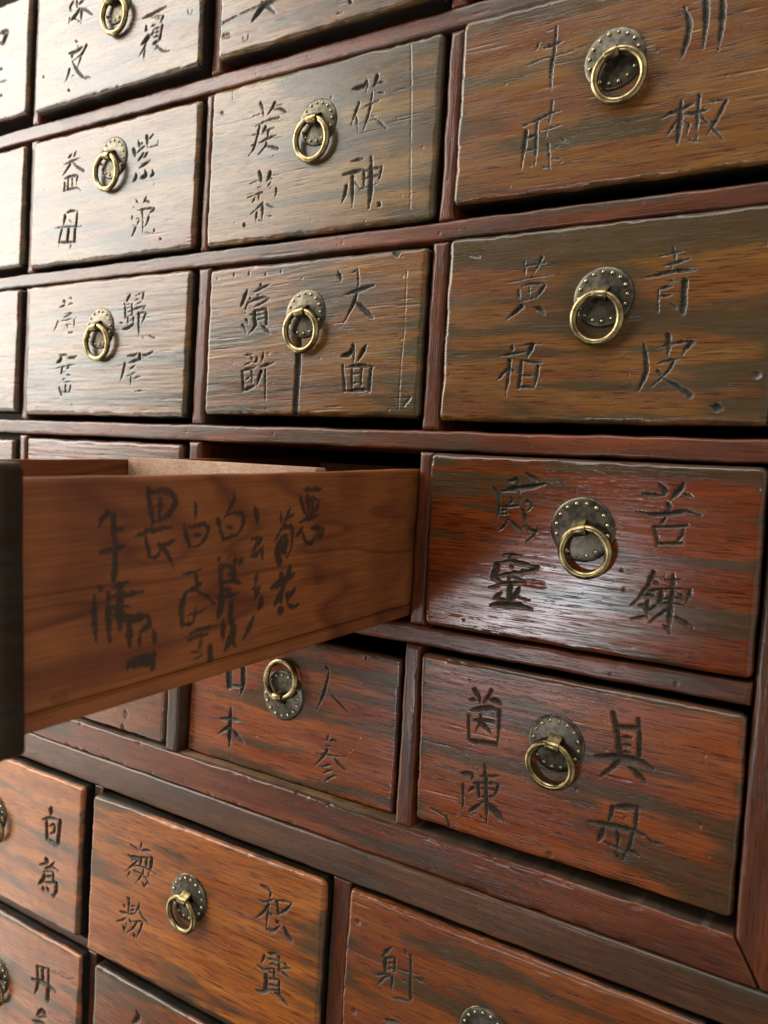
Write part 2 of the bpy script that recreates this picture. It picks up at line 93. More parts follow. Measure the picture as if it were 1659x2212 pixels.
# ------------------------------------------------------------------ materials
def nodes_of(m):
    m.use_nodes = True; nt = m.node_tree; return nt, nt.nodes, nt.links
def wood(name, A, B, D, grain=0.5, rough=0.34, bump=0.5, vertical=False, spec=0.38, seed=0.0, carve=(0.026, 0.025, 0.018)):
    """oiled old wood: A/B two wood tones, D the remains of dark lacquer (attribute data.g), carve paint (data.r)"""
    m = bpy.data.materials.new(name); nt, N, L = nodes_of(m)
    b = N["Principled BSDF"]
    tc = N.new("ShaderNodeTexCoord")
    def noise(scale, sc, detail=4, dist=0.0, off=0.0):
        mp = N.new("ShaderNodeMapping"); mp.inputs["Scale"].default_value = sc
        mp.inputs["Location"].default_value = (seed*1.7+off, seed*0.9, seed*1.3+off)
        L.new(tc.outputs["Object"], mp.inputs[0])
        n = N.new("ShaderNodeTexNoise"); n.inputs["Scale"].default_value = scale
        n.inputs["Detail"].default_value = detail; n.inputs["Distortion"].default_value = dist
        L.new(mp.outputs[0], n.inputs[0]); return n.outputs[0]
    def ramp(src, p0, p1, c0=(0, 0, 0, 1), c1=(1, 1, 1, 1)):
        r = N.new("ShaderNodeValToRGB"); r.color_ramp.elements[0].position = p0; r.color_ramp.elements[1].position = p1
        r.color_ramp.elements[0].color = c0; r.color_ramp.elements[1].color = c1
        L.new(src, r.inputs[0]); return r.outputs[0]
    def mix(f, a, c, mode='MIX'):
        x = N.new("ShaderNodeMix"); x.data_type = 'RGBA'; x.blend_type = mode
        for s, v in ((x.inputs[0], f), (x.inputs[6], a), (x.inputs[7], c)):
            if hasattr(v, 'is_output') or isinstance(v, bpy.types.NodeSocket): L.new(v, s)
            elif isinstance(v, (int, float)): s.default_value = v
            else: s.default_value = (*v, 1) if len(v) == 3 else v
        return x.outputs[2]
    def math_(op, a, c):
        x = N.new("ShaderNodeMath"); x.operation = op; x.use_clamp = False
        for s, v in ((x.inputs[0], a), (x.inputs[1], c)):
            if isinstance(v, bpy.types.NodeSocket): L.new(v, s)
            else: s.default_value = v
        return x.outputs[0]
    k = (50, 50, 1000) if not vertical else (1000, 50, 50)       # fine fibres
    k2 = (11, 11, 90) if not vertical else (90, 11, 11)        # broad figure
    k3 = (75, 75, 1700) if not vertical else (1700, 75, 75)
    fig = noise(1.0, k2, 5, 0.6)
    fib = noise(1.0, k, 5, 0.3, 3.1)
    pore = noise(1.0, k3, 2, 0.0, 7.7)
    col = mix(ramp(fig, 0.36, 0.62), A, B)
    col = mix(grain, col, ramp(fib, 0.30, 0.62, (0.62, 0.58, 0.55, 1), (1.08, 1.06, 1.03, 1)), 'MULTIPLY')
    col = mix(grain*0.9, col, ramp(pore, 0.38, 0.46, (0.22, 0.17, 0.14, 1), (1, 1, 1, 1)), 'MULTIPLY')
    at = N.new("ShaderNodeAttribute"); at.attribute_name = "data"
    sp = N.new("ShaderNodeSeparateColor"); L.new(at.outputs["Color"], sp.inputs[0])
    # lacquer remains, broken up along the fibres
    stf = math_('MULTIPLY', sp.outputs[1], ramp(fib, 0.24, 0.50, (0.45, 0.45, 0.45, 1), (1, 1, 1, 1)))
    dcol = mix(ramp(fib, 0.35, 0.7), D, tuple(min(1, c*1.9) for c in D))
    col = mix(stf, col, dcol)
    cn = noise(1.0, (700, 700, 700), 3, 0, 1.0)
    cc = mix(ramp(cn, 0.35, 0.65), tuple(c*0.55 for c in carve), tuple(c*1.5 for c in carve))
    col = mix(sp.outputs[0], col, cc)
    # pale bare wood (data.b)
    col = mix(sp.outputs[2], col, (0.36, 0.22, 0.12))
    L.new(col, b.inputs["Base Color"])
    rn = noise(1.0, (25, 25, 90) if not vertical else (90, 25, 25), 4, 0, 5.0)
    rr = math_('MULTIPLY_ADD', rn, 0.26); rr.node.inputs[2].default_value = rough-0.13
    rr2 = math_('MULTIPLY_ADD', sp.outputs[0], 0.25); L.new(rr, rr2.node.inputs[2])
    L.new(rr2, b.inputs["Roughness"])
    sl = math_('MULTIPLY_ADD', sp.outputs[0], -0.7*spec); sl.node.inputs[2].default_value = spec; L.new(sl, b.inputs["Specular IOR Level"])
    bh = math_('ADD', math_('MULTIPLY', fib, 0.2), math_('MULTIPLY', ramp(pore, 0.36, 0.45), 1.0))
    bh = math_('ADD', bh, math_('MULTIPLY', cn, 0.35))
    bu = N.new("ShaderNodeBump"); bu.inputs["Strength"].default_value = bump; bu.inputs["Distance"].default_value = 0.00008
    L.new(bh, bu.inputs["Height"]); L.new(bu.outputs[0], b.inputs["Normal"])
    return m
def metal(name, c0, c1, r0, r1, scale=350, bump=0.15):
    m = bpy.data.materials.new(name); nt, N, L = nodes_of(m); b = N["Principled BSDF"]
    tc = N.new("ShaderNodeTexCoord"); n = N.new("ShaderNodeTexNoise")
    n.inputs["Scale"].default_value = scale; n.inputs["Detail"].default_value = 5
    L.new(tc.outputs["Object"], n.inputs[0])
    r = N.new("ShaderNodeValToRGB"); r.color_ramp.elements[0].position = 0.35; r.color_ramp.elements[1].position = 0.66
    r.color_ramp.elements[0].color = (*c0, 1); r.color_ramp.elements[1].color = (*c1, 1)
    L.new(n.outputs[0], r.inputs[0]); L.new(r.outputs[0], b.inputs["Base Color"])
    mr = N.new("ShaderNodeMapRange"); mr.inputs[3].default_value = r0; mr.inputs[4].default_value = r1
    L.new(n.outputs[0], mr.inputs[0]); L.new(mr.outputs[0], b.inputs["Roughness"])
    b.inputs["Metallic"].default_value = 1.0
    bu = N.new("ShaderNodeBump"); bu.inputs["Strength"].default_value = bump; bu.inputs["Distance"].default_value = 0.0004
    L.new(n.outputs[0], bu.inputs["Height"]); L.new(bu.outputs[0], b.inputs["Normal"])
    return m
DARK = (0.020, 0.0165, 0.008)
BRASS = metal("aged_brass", (0.11, 0.082, 0.038), (0.34, 0.255, 0.12), 0.40, 0.27, 260, 0.1)
PLATE = metal("dark_bronze", (0.042, 0.036, 0.028), (0.105, 0.088, 0.062), 0.34, 0.44, 300, 0.10)
STUD = metal("worn_stud_brass", (0.20, 0.16, 0.085), (0.46, 0.37, 0.21), 0.3, 0.25, 500, 0.1)

# ------------------------------------------------------------------ mesh helpers
def link_mesh(name, me, parent=None, loc=(0, 0, 0)):
    o = bpy.data.objects.new(name, me); COL.objects.link(o)
    if parent: o.parent = parent
    o.location = loc
    return o
def thing(name, label, cat, loc, group=None):
    o = bpy.data.objects.new(name, None); COL.objects.link(o); o.location = loc
    o.empty_display_size = 0.02
    o["label"] = label; o["category"] = cat
    if group: o["group"] = group
    return o
def grid_mesh(name, P, data, mats, skirt=0):
    """P: (nv,nu,3) front vertices, plus skirt to the back; one closed mesh"""
    nv, nu = P.shape[:2]
    back = P.copy(); back[..., 1] = BACK_Y[0]
    rim = np.concatenate([np.arange(nu), nu*np.arange(1, nv)+nu-1, (nv-1)*nu+np.arange(nu-2, -1, -1), nu*np.arange(nv-2, 0, -1)])
    F = P.reshape(-1, 3); Bk = F[rim].copy(); Bk[:, 1] = BACK_Y[0]
    V = np.concatenate([F, Bk]).astype(np.float32)
    i = np.arange(nv*nu).reshape(nv, nu)
    q = np.stack([i[:-1, :-1], i[:-1, 1:], i[1:, 1:], i[1:, :-1]], -1).reshape(-1, 4)
    k = len(rim); a = rim; a2 = np.roll(rim, -1); bi = nv*nu+np.arange(k); b2 = np.roll(bi, -1)
    sk = np.stack([a, bi, b2, a2], -1)
    me = bpy.data.meshes.new(name)
    nl = 4*(len(q)+len(sk)) + k
    me.vertices.add(len(V)); me.vertices.foreach_set("co", V.ravel())
    loops = np.concatenate([q.ravel(), sk.ravel(), bi[::-1]])
    me.loops.add(len(loops)); me.loops.foreach_set("vertex_index", loops.astype(np.int32))
    nf = len(q)+len(sk)+1
    me.polygons.add(nf)
    st = np.concatenate([np.arange(nf-1)*4, [4*(nf-1)]]).astype(np.int32)
    me.polygons.foreach_set("loop_start", st)
    sm = np.ones(nf, bool); sm[-1] = False
    me.polygons.foreach_set("use_smooth", sm)
    if skirt:
        mi = np.zeros(nf, np.int32); mi[len(q):] = skirt; me.polygons.foreach_set("material_index", mi)
    me.update(calc_edges=True)
    at = me.attributes.new("data", 'FLOAT_COLOR', 'POINT')
    d = np.zeros((len(V), 4), np.float32); d[:, 3] = 1
    d[:nv*nu, :3] = data.reshape(-1, 3); d[nv*nu:, :3] = data.reshape(-1, 3)[rim]
    at.data.foreach_set("color", d.ravel())
    for m in mats: me.materials.append(m)
    return me
BACK_Y = [0.0]
def raster(strokes, U, V, res, seed, rag=0.22, dscale=0.6, dmax=1.9, wmul=1.0):
    """V-cut depth and carve-paint masks (mm) from polylines"""
    dep = np.zeros(U.shape, np.float32); ink = np.zeros(U.shape, np.float32)
    nv, nu = U.shape; u0, v0 = U[0, 0], V[0, 0]
    rg = (vn(U/0.9, V/0.9, seed+5)-0.5)*2*rag + (vn(U/2.6, V/2.6, seed+6)-0.5)*2*rag
    for s in strokes.split(';'):
        p = s.split(); code = p[0][0]; w = int(p[0][1:])/100.0*wmul
        pts = np.array(p[1:], float).reshape(-1, 2)/10.0
        if len(pts) > 2:                                   # smooth the polyline
            q = []
            for i in range(len(pts)-1):
                a = pts[max(i-1, 0)]; b = pts[i]; c = pts[i+1]; d = pts[min(i+2, len(pts)-1)]
                for t in np.linspace(0, 1, 5)[:-1]:
                    h = 0.5*((2*b)+(c-a)*t+(2*a-5*b+4*c-d)*t*t+(3*b-a-3*c+d)*t**3)
                    q.append(0.55*h+0.45*(b+(c-b)*t))
            q.append(pts[-1]); pts = np.array(q)
        elif len(pts) == 2:
            pts = np.array([pts[0], (pts[0]+pts[1])/2, pts[1]])
        L = np.concatenate([[0], np.cumsum(np.hypot(*np.diff(pts, axis=0).T))]); L = L/max(L[-1], 1e-6)
        def wid(t):
            if code == 'n' or code == 'x': return 1.0
            if code == 'e': return 0.95 if t < .35 else 0.95-0.75*((t-.35)/.65)**1.3
            if code == 's': return 0.35+0.65*min(1, t/.6)
            return 0.42+0.58*min(1, min(t, 1-t)/.3)
        for i in range(len(pts)-1):
            a, b = pts[i], pts[i+1]
            ha, hb = w*wid(L[i])/2, w*wid(L[i+1])/2
            m = max(ha, hb)+0.6
            j0 = max(int((min(a[0], b[0])-m-u0)/res), 0); j1 = min(int((max(a[0], b[0])+m-u0)/res)+2, nu)
            i0 = max(int((min(a[1], b[1])-m-v0)/res), 0); i1 = min(int((max(a[1], b[1])+m-v0)/res)+2, nv)
            if j1 <= j0 or i1 <= i0: continue
            u = U[i0:i1, j0:j1]-a[0]; v = V[i0:i1, j0:j1]-a[1]
            d = b-a; l2 = d@d+1e-9
            t = np.clip((u*d[0]+v*d[1])/l2, 0, 1)
            dist = np.hypot(u-t*d[0], v-t*d[1]) + rg[i0:i1, j0:j1]
            hw = ha+(hb-ha)*t
            x = np.clip(1-np.maximum(dist, 0)/np.maximum(hw, 0.05), 0, 1)
            dp = np.minimum(x*hw*2*dscale, dmax)
            k = sst(0.0, 0.16, x)
            if code == 'x': dp = dp*0.5; k = k*0.35
            dep[i0:i1, j0:j1] = np.maximum(dep[i0:i1, j0:j1], dp)
            ink[i0:i1, j0:j1] = np.maximum(ink[i0:i1, j0:j1], k)
    return dep, ink
def panel(name, parent, W, H, depth, mat, res=0.5, r=2.6, rc=3.2, strokes=None, seed=1, bands=(), bias=0.0,
          slope=0.0, dl=0.0, dr=0.0, loc=(0, 0, 0), edge=0.36, tl=0.0, ripple=0.034, dents=14, vertical=False, cup=0.0,
          pale=(), wob=0.35, chips=0.0, skirt=None, warp=None, halo=None):
    """worn board, front at y = -(dl..dr), W x H mm, lower left corner at loc"""
    nu = int(W/res)+2; nv = max(int(H/res)+2, 6)
    u = np.linspace(0, W, nu); v = np.linspace(0, H, nv)
    U, V = np.meshgrid(u, v)
    rng = np.random.default_rng(seed)
    # rounded-rectangle inside distance
    cx = np.clip(U, rc, W-rc); cy = np.clip(V, rc, H-rc)
    ox = U-cx; oy = V-cy; ol = np.hypot(ox, oy)
    corner = (np.abs(ox) > 0) & (np.abs(oy) > 0)
    din = np.minimum(np.minimum(U, W-U), np.minimum(V, H-V))
    dc = np.where(corner, rc-ol, din)
    f = np.where(corner & (ol > rc), rc/np.maximum(ol, 1e-6), 1.0)
    X = cx+ox*f; Z = cy+oy*f
    e = np.maximum(dc, 0)
    wear = vn(U/14, V/14, seed+1)*0.65+vn(U/5, V/5, seed+2)*0.35
    rr = r*(0.55+0.9*wear)
    x = np.clip(e/rr, 0, 1)
    h = -rr*(1-np.sqrt(np.maximum(1-(1-x)**2, 0)))
    if chips:
        ch = sst(0.60, 0.72, 0.6*vn(U/11, V/4, seed+31)+0.4*vn(U/4, V/2, seed+32))*sst(3.2, 0.4, e)
        h -= chips*ch
    # outline wander
    k = np.exp(-e/2.5)
    X = X + k*wob*(vn(V/14, U*0+U/300, seed+3)-0.5)*2; Z = Z + k*wob*(vn(U/14, V/300, seed+4)-0.5)*2
    gu, gv = (V, U) if vertical else (U, V)
    gv = gv + slope*gu + 2.2*(vn(gu/70, gv/40, seed+7)-0.5)
    rip = vn(gu/38, gv/1.9, seed+8)+0.6*vn(gu/16, gv/0.95, seed+9)+0.9*vn(gu/80, gv/6, seed+10)
    h = h + ripple*(rip-1.25)
    h = h - cup*((V/H-0.5)**2*4-0.3) + tl*V/H
    inner = sst(0.4, 2.0, e)
    h -= 0.22*inner*sst(0.80, 0.97, vn(gu/22, gv/0.9, seed+12))*sst(0.5, 0.75, vn(gu/40, gv/9, seed+13))     # open grain cracks
    for _ in range(dents):
        a, b = rng.random()*W, rng.random()*H; s = 0.25+rng.random()*0.4
        h -= (0.10+0.22*rng.random())*np.exp(-(((U-a)/s)**2+((V-b)/(s*(0.6+rng.random())))**2))
    # lacquer remains
    n = 0.58*vn(gu/75, gv/9.0, seed+14)+0.24*vn(gu/26, gv/4.2, seed+15)+0.10*vn(gu/8, gv/2.4, seed+16)+0.08*vn(gu/14, gv/0.8, seed+18)
    val = n+bias
    vf = gv/(W if vertical else H); uf = gu/(H if vertical else W)
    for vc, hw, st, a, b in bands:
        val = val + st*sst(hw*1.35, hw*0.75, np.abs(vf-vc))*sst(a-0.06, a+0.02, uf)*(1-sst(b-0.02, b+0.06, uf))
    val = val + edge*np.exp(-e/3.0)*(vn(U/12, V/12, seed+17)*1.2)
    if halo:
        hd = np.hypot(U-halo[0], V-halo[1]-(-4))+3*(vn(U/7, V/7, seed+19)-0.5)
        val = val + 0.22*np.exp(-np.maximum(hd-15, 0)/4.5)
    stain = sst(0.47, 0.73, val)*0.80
    dat = np.zeros(U.shape+(3,), np.float32); dat[..., 1] = stain
    if strokes:
        dep, ink = raster(strokes, U, V, res, seed, wmul=1.08)
        dep = dep*sst(0, 1.2, e)
        rough = (vn(U/0.8, V/0.8, seed+20)-0.5)*0.35*sst(0.2, 0.8, dep)
        h = h-dep*0.85+rough*0.5; dat[..., 0] = ink*0.92
        # chipped, darkened lip round the cuts
    for a, b, w_, st in pale:
        dat[..., 2] = np.maximum(dat[..., 2], st*sst(w_, w_*0.6, np.hypot((U-a)*0.25, V-b)+0.8*vn(U/3, V/1, seed+23)))
    base = dl+(dr-dl)*U/W
    P = np.stack([X, -(base+h), Z], -1)/1000.0
    BACK_Y[0] = depth/1000.0
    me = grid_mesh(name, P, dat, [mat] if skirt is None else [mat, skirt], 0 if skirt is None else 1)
    if warp:
        c = np.zeros(len(me.vertices)*3, np.float32); me.vertices.foreach_get("co", c); c = c.reshape(-1, 3)
        c = warp(c); me.vertices.foreach_set("co", c.astype(np.float32).ravel()); me.update()
    return link_mesh(name, me, parent, loc)

# ------------------------------------------------------------------ ring pull (plate > clip, ring), built once, then copied
def bm_to(name, bm, mats, parent=None):
    me = bpy.data.meshes.new(name); bm.to_mesh(me); bm.free()
    for m in mats: me.materials.append(m)
    for p in me.polygons: p.use_smooth = True
    return link_mesh(name, me, parent)
def lathe(bm, prof, n=64, mi=0):
    rings = []
    for r, y in prof:
        rings.append([bm.verts.new((r*math.cos(2*math.pi*i/n), y, r*math.sin(2*math.pi*i/n))) for i in range(n)] if r > 1e-7 else [bm.verts.new((0, y, 0))])
    for a, b in zip(rings, rings[1:]):
        for i in range(n):
            j = (i+1) % n
            if len(a) == 1: f = bm.faces.new((a[0], b[j], b[i]))
            elif len(b) == 1: f = bm.faces.new((a[i], a[j], b[0]))
            else: f = bm.faces.new((a[i], a[j], b[j], b[i]))
            f.material_index = mi
PR = 0.0156
def make_plate():
    bm = bmesh.new()
    R = PR; mm = 0.001
    lathe(bm, [(0, -2.3*mm), (2.5*mm, -2.25*mm), (5*mm, -1.95*mm), (8.5*mm, -1.55*mm), (11*mm, -1.35*mm), (13.2*mm, -1.2*mm), (14.6*mm, -1.0*mm), (R*0.985, -0.75*mm), (R, -0.45*mm), (R*0.995, 0.1*mm), (R*0.97, 1.2*mm)])
    for i in range(16):
        a = 2*math.pi*(i+0.3)/16; rr = 12.6*mm
        cx, cz = rr*math.cos(a), rr*math.sin(a); sr = (1.02+0.16*((i*7) % 5)/5)*mm
        prev = None
        for lv in range(5):
            t = lv/4*math.pi/2; rad = sr*math.cos(t); y = -1.15*mm-sr*0.9*math.sin(t)
            ring = [bm.verts.new((cx+rad*math.cos(2*math.pi*k/10), y, cz+rad*math.sin(2*math.pi*k/10))) for k in range(10)] if lv < 4 else [bm.verts.new((cx, y, cz))]
            if prev:
                for k in range(10):
                    j = (k+1) % 10
                    f = bm.faces.new((prev[k], prev[j], ring[j], ring[k])) if lv < 4 else bm.faces.new((prev[k], prev[j], ring[0]))
                    f.material_index = 1 if lv > 1 else 0
            prev = ring
    bmesh.ops.recalc_face_normals(bm, faces=bm.faces)
    return bm_to("backplate", bm, [PLATE, STUD])
RY = -0.0050                                   # how far the ring's top stands off the front
def make_ring():
    bm = bmesh.new(); Rm, r = 0.0113, 0.00185; n, k = 72, 14
    rings = []
    for i in range(n):
        a = 2*math.pi*(i+0.5)/n
        gap = 1.0 - 0.25*math.exp(-((a-5.75)/0.03)**2)
        rr = r*gap*(1+0.03*math.sin(3*a+1))
        c = Vector((Rm*math.cos(a), 0, Rm*math.sin(a)-Rm))
        d = Vector((math.cos(a), 0, math.sin(a)))
        rings.append([bm.verts.new(c+d*rr*math.cos(2*math.pi*j/k)+Vector((0, 1, 0))*rr*math.sin(2*math.pi*j/k)) for j in range(k)])
    for i in range(n):
        A, B = rings[i], rings[(i+1) % n]
        for j in range(k):
            bm.faces.new((A[j], A[(j+1) % k], B[(j+1) % k], B[j]))
    bmesh.ops.recalc_face_normals(bm, faces=bm.faces)
    return bm_to("ring", bm, [BRASS])
def make_clip():
    """bent brass strap round the ring's top"""
    bm = bmesh.new(); mm = 0.001
    path = [(-1.2*mm, 4.9*mm), (-2.4*mm, 4.6*mm), (-4.1*mm, 3.4*mm)]
    for t in range(0, 9):
        a = math.pi*0.62+math.pi*0.88*t/8
        path.append((RY+2.7*mm*math.cos(a)*1.0, 2.55*mm*math.sin(a)))
    path += [(-3.6*mm, -2.5*mm), (-2.0*mm, -1.9*mm), (1.0*mm, -1.2*mm)]
    th = 0.55*mm; rows = []
    for i, (y, z) in enumerate(path):
        y0, z0 = path[max(i-1, 0)]; y1, z1 = path[min(i+1, len(path)-1)]
        ty, tz = y1-y0, z1-z0; l = math.hypot(ty, tz); ny, nz = tz/l, -ty/l
        w = 3.3*mm
        rows.append([bm.verts.new((sx*w*q, y+ny*o, z+nz*o)) for sx, q, o in ((-1, 1, -th/2), (-1, 1, th/4), (-1, .9, th/2), (1, .9, th/2), (1, 1, th/4), (1, 1, -th/2))])
    for A, B in zip(rows, rows[1:]):
        for j in range(6):
            bm.faces.new((A[j], A[(j+1) % 6], B[(j+1) % 6], B[j]))
    bm.faces.new(rows[0]); bm.faces.new(rows[-1])
    bmesh.ops.recalc_face_normals(bm, faces=bm.faces)
    o = bm_to("clip", bm, [BRASS])
    return o
proto = [None]
def pull(parent, x, y, z, swing=0.0, lean=5.0, up=False, ps=1.0):
    """x,y,z local to the drawer root"""
    if proto[0] is None:
        p = make_plate(); r = make_ring(); c = make_clip(); proto[0] = (p, r, c)
    else:
        p, r, c = [o.copy() for o in proto[0]]
        for o in (p, r, c): COL.objects.link(o)
    p.parent = parent; r.parent = p; c.parent = p
    p.location = (x, y, z); p.scale = (ps, 1, ps); r.scale = c.scale = (1/ps, 1, 1/ps)
    p.rotation_euler = (0, math.radians(180 if up else swing*3), 0)
    turn = ((x*7919+z*3571) % 1.0)*2*math.pi              # each plate nailed on at its own angle
    p.rotation_euler[1] += turn
    r.matrix_parent_inverse = c.matrix_parent_inverse = Matrix.Rotation(-turn, 4, 'Y')
    r.location = (0, RY, 0.0008)
    c.location = (0, 0, 0)
    r.rotation_euler = (math.radians(lean), math.radians(swing), 0)
    c.rotation_euler = (0, 0, 0)
    return p

# ------------------------------------------------------------------ cabinet frame
RED = ((0.125, 0.033, 0.011), (0.068, 0.019, 0.0075))
FR = wood("frame_wood", RED[0], RED[1], (0.022, 0.017, 0.010), 0.6, 0.31, 0.36, seed=2, spec=0.32)
FRV = wood("frame_wood_upright", RED[0], RED[1], (0.022, 0.017, 0.010), 0.6, 0.31, 0.36, spec=0.32, vertical=True, seed=4)
LOWR = wood("lower_rail_wood", (0.082, 0.032, 0.011), (0.052, 0.019, 0.0075), (0.02, 0.015, 0.009), 0.62, 0.36, 0.55, seed=9)
INN = wood("inner_wood", (0.20, 0.11, 0.06), (0.13, 0.07, 0.04), (0.05, 0.04, 0.03), 0.4, 0.55, 0.4, seed=12)
SHELF = wood("bare_shelf_wood", (0.045, 0.026, 0.014), (0.03, 0.018, 0.010), (0.1, 0.07, 0.05), 0.4, 0.55, 0.4, seed=15)
cab = thing("apothecary_cabinet", "old dark red wooden medicine cabinet frame of rails and dividers holding all the drawers", "cabinet", (1.5*S, 0, -2.8*S))
def cpart(name, x0, x1, z0, z1, mat, d=0.0, depth=360, **k):
    return panel(name, cab, (x1-x0)*180, (z1-z0)*180, depth, mat, dl=d, dr=k.pop('d2', d),
                 loc=(x0*S-1.5*S, 0, z0*S+2.8*S), **k)
XL, XR = -1.0, 2.914
rk = dict(res=0.7, r=1.7, rc=0.3, edge=0.05, ripple=0.05, dents=22, wob=0.4, chips=0.15)
cpart("rail", XL, XR, 1.203, 1.263, FR, seed=41, bias=0.01, **rk)
cpart("rail", XL, XR, 0.592, 0.648, FR, seed=42, bias=0.0, **rk)
cpart("rail", XL, XR, -0.030, 0.030, FR, seed=43, bias=-0.02, **rk)
cpart("rail", XL, XR-0.004, -0.620, -0.561, FR, seed=44, bias=0.0, **rk)
bot = dict(rk); bot.update(r=1.2, chips=0.7, dents=20)
def mitre_rail(c):                     # right end cut on the slant
    w = (XR-XL)*S; hgt = 0.114*S
    c[:, 0] = c[:, 0]/w*(w+(0.068*S-0.0004)*np.clip(1-c[:, 2]/hgt, 0, 1)-0.0004); return c
def mitre_stile(c):
    hgt = 3.204*S; zb = 0.114*S*(1-np.clip(c[:, 0]/(0.068*S), 0, 1))
    c[:, 2] = zb+c[:, 2]/hgt*(hgt-zb); return c
cpart("bottom_rail", XL, XR, -1.304, -1.190, FR, seed=45, bias=0.00, skirt=SHELF, warp=mitre_rail, **bot)
vk = dict(res=0.7, r=2.6, rc=0.3, edge=0.03, ripple=0.06, dents=10, vertical=True, wob=0.5, d=-0.35)
def div(x0, x1, z0, z1, seed, bias=0.0, mat=FRV, **k):
    kk = dict(vk); kk.update(k)
    cpart("divider", x0, x1, z0+0.001, z1-0.001, mat, seed=seed, bias=bias, **kk)
rows = [(1.263, 1.86), (0.648, 1.203), (0.030, 0.592), (-0.561, -0.030), (-1.190, -0.620)]
V0 = [(-0.022, 0.028), (-0.022, 0.026), (-0.024, 0.024), (-0.034, 0.022), (-0.03, 0.02)]
V1 = [(1.002, 1.054), (0.984, 1.024), (0.983, 1.045), (0.976, 1.036), (0.926, 0.986)]
V2 = [(1.957, 2.01), (1.958, 2.009), (1.944, 2.002), (1.944, 1.996), (1.934, 1.990)]
for i, (z0, z1) in enumerate(rows):
    div(*V0[i], z0, z1, 60+i); div(*V1[i], z0, z1, 70+i); div(*V2[i], z0, z1, 80+i)
cpart("stile", XR+0.0006, 3.03, -1.304, 1.9, FRV, seed=51, bias=0.0, res=0.8, r=2.2, rc=0.5, edge=0.1, ripple=0.06, dents=20, vertical=True, warp=mitre_stile)
# lower chest
cpart("top_rail", XL, 3.25, -1.419, -1.3055, LOWR, seed=46, bias=-0.08, d=0.9, res=0.8, r=1.3, rc=0.3, edge=0.02, ripple=0.10, dents=25)
cpart("rail", XL, 2.9, -2.104, -2.062, LOWR, seed=47, bias=0.0, res=0.8, r=1.5, rc=0.3, edge=0.05, dents=10)
div(0.546, 0.598, -2.062, -1.419, 91, mat=FRV, r=1.2); div(0.546, 0.598, -2.75, -2.104, 92, r=1.2)
div(1.720, 1.790, -2.062, -1.419, 93, r=1.0); div(1.720, 1.790, -2.75, -2.104, 94, r=1.0)
cpart("stile", 2.9006, 3.25, -2.75, -1.419, FRV, seed=95, res=0.8, r=1.2, rc=0.3, vertical=True)
def box(name, x0, x1, y0, y1, z0, z1, mat, parent, bevel=0.0):
    bm = bmesh.new(); bmesh.ops.create_cube(bm, size=1)
    for v in bm.verts:
        v.co = (x0+(v.co.x+.5)*(x1-x0), y0+(v.co.y+.5)*(y1-y0), z0+(v.co.z+.5)*(z1-z0))
    if bevel: bmesh.ops.bevel(bm, geom=bm.edges[:], offset=bevel, segments=2, affect='EDGES')
    me = bpy.data.meshes.new(name); bm.to_mesh(me); bm.free(); me.materials.append(mat)
    return link_mesh(name, me, parent)
box("back_panel", (XL-1.5)*S, (3.25-1.5)*S, 0.361, 0.372, 0.0, (1.9+2.8)*S, INN, cab)

TANW = wood("pale_shelf_wood", (0.20, 0.115, 0.055), (0.13, 0.072, 0.034), (0.08, 0.05, 0.03), 0.5, 0.5, 0.4, seed=17)
box("shelf_board", (0.9875-1.5)*S, (1.9325-1.5)*S, 0.0035, 0.30, (2.8-1.1896)*S, (2.8-1.1872)*S, TANW, cab)
# ------------------------------------------------------------------ drawers
EDGEW = wood("dark_shaded_edge_wood", (0.016, 0.012, 0.008), (0.011, 0.008, 0.006), (0.008, 0.007, 0.006), 0.5, 0.33, 0.4, seed=21)  # black lacquer on drawer sides, with the gaps' shade put into its colour
GROUP = "small carved medicine drawers with brass ring pulls"
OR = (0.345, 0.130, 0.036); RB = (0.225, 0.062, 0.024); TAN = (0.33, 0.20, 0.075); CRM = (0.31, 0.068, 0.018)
def drawer(key, rect, d, A, B, label, seed, pull_at=None, bands=(), bias=-0.06, slope=0.0, res=0.5, swing=0, lean=5.0,
           up=False, ps=0.92, droop=0.0, rough=0.26, D=DARK, grain=0.8, bump=0.34, **k):
    x0, x1, z0, z1 = rect; w = (x1-x0)*180; h = (z1-z0)*180
    root = thing("drawer", label, "drawer", ((x0+x1)/2*S, 0, z0*S), GROUP)
    low = key[0] in 'LM'
    A, B = [(c[0]*(.58 if low else .42), c[1]*(.50 if low else .41), c[2]*(.34 if low else .30)) for c in (A, B)]
    mat = wood("drawer_wood_"+str(seed), A, B, D, grain, rough, bump, seed=seed*0.37)
    dl, dr = d[0]*180, d[1]*180
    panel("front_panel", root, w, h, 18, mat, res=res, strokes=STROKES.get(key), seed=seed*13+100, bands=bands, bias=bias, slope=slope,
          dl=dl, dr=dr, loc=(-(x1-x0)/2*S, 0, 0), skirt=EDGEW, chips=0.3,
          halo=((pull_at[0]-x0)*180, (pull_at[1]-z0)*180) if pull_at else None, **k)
    root.rotation_euler = (math.radians(droop), 0, 0)
    if pull_at:
        px, pz = pull_at; t = (px-x0)/(x1-x0)
        pull(root, (px-(x0+x1)/2)*S, -(d[0]+(d[1]-d[0])*t)*S+0.0001, (pz-z0)*S, swing, lean, up, ps)
    return root
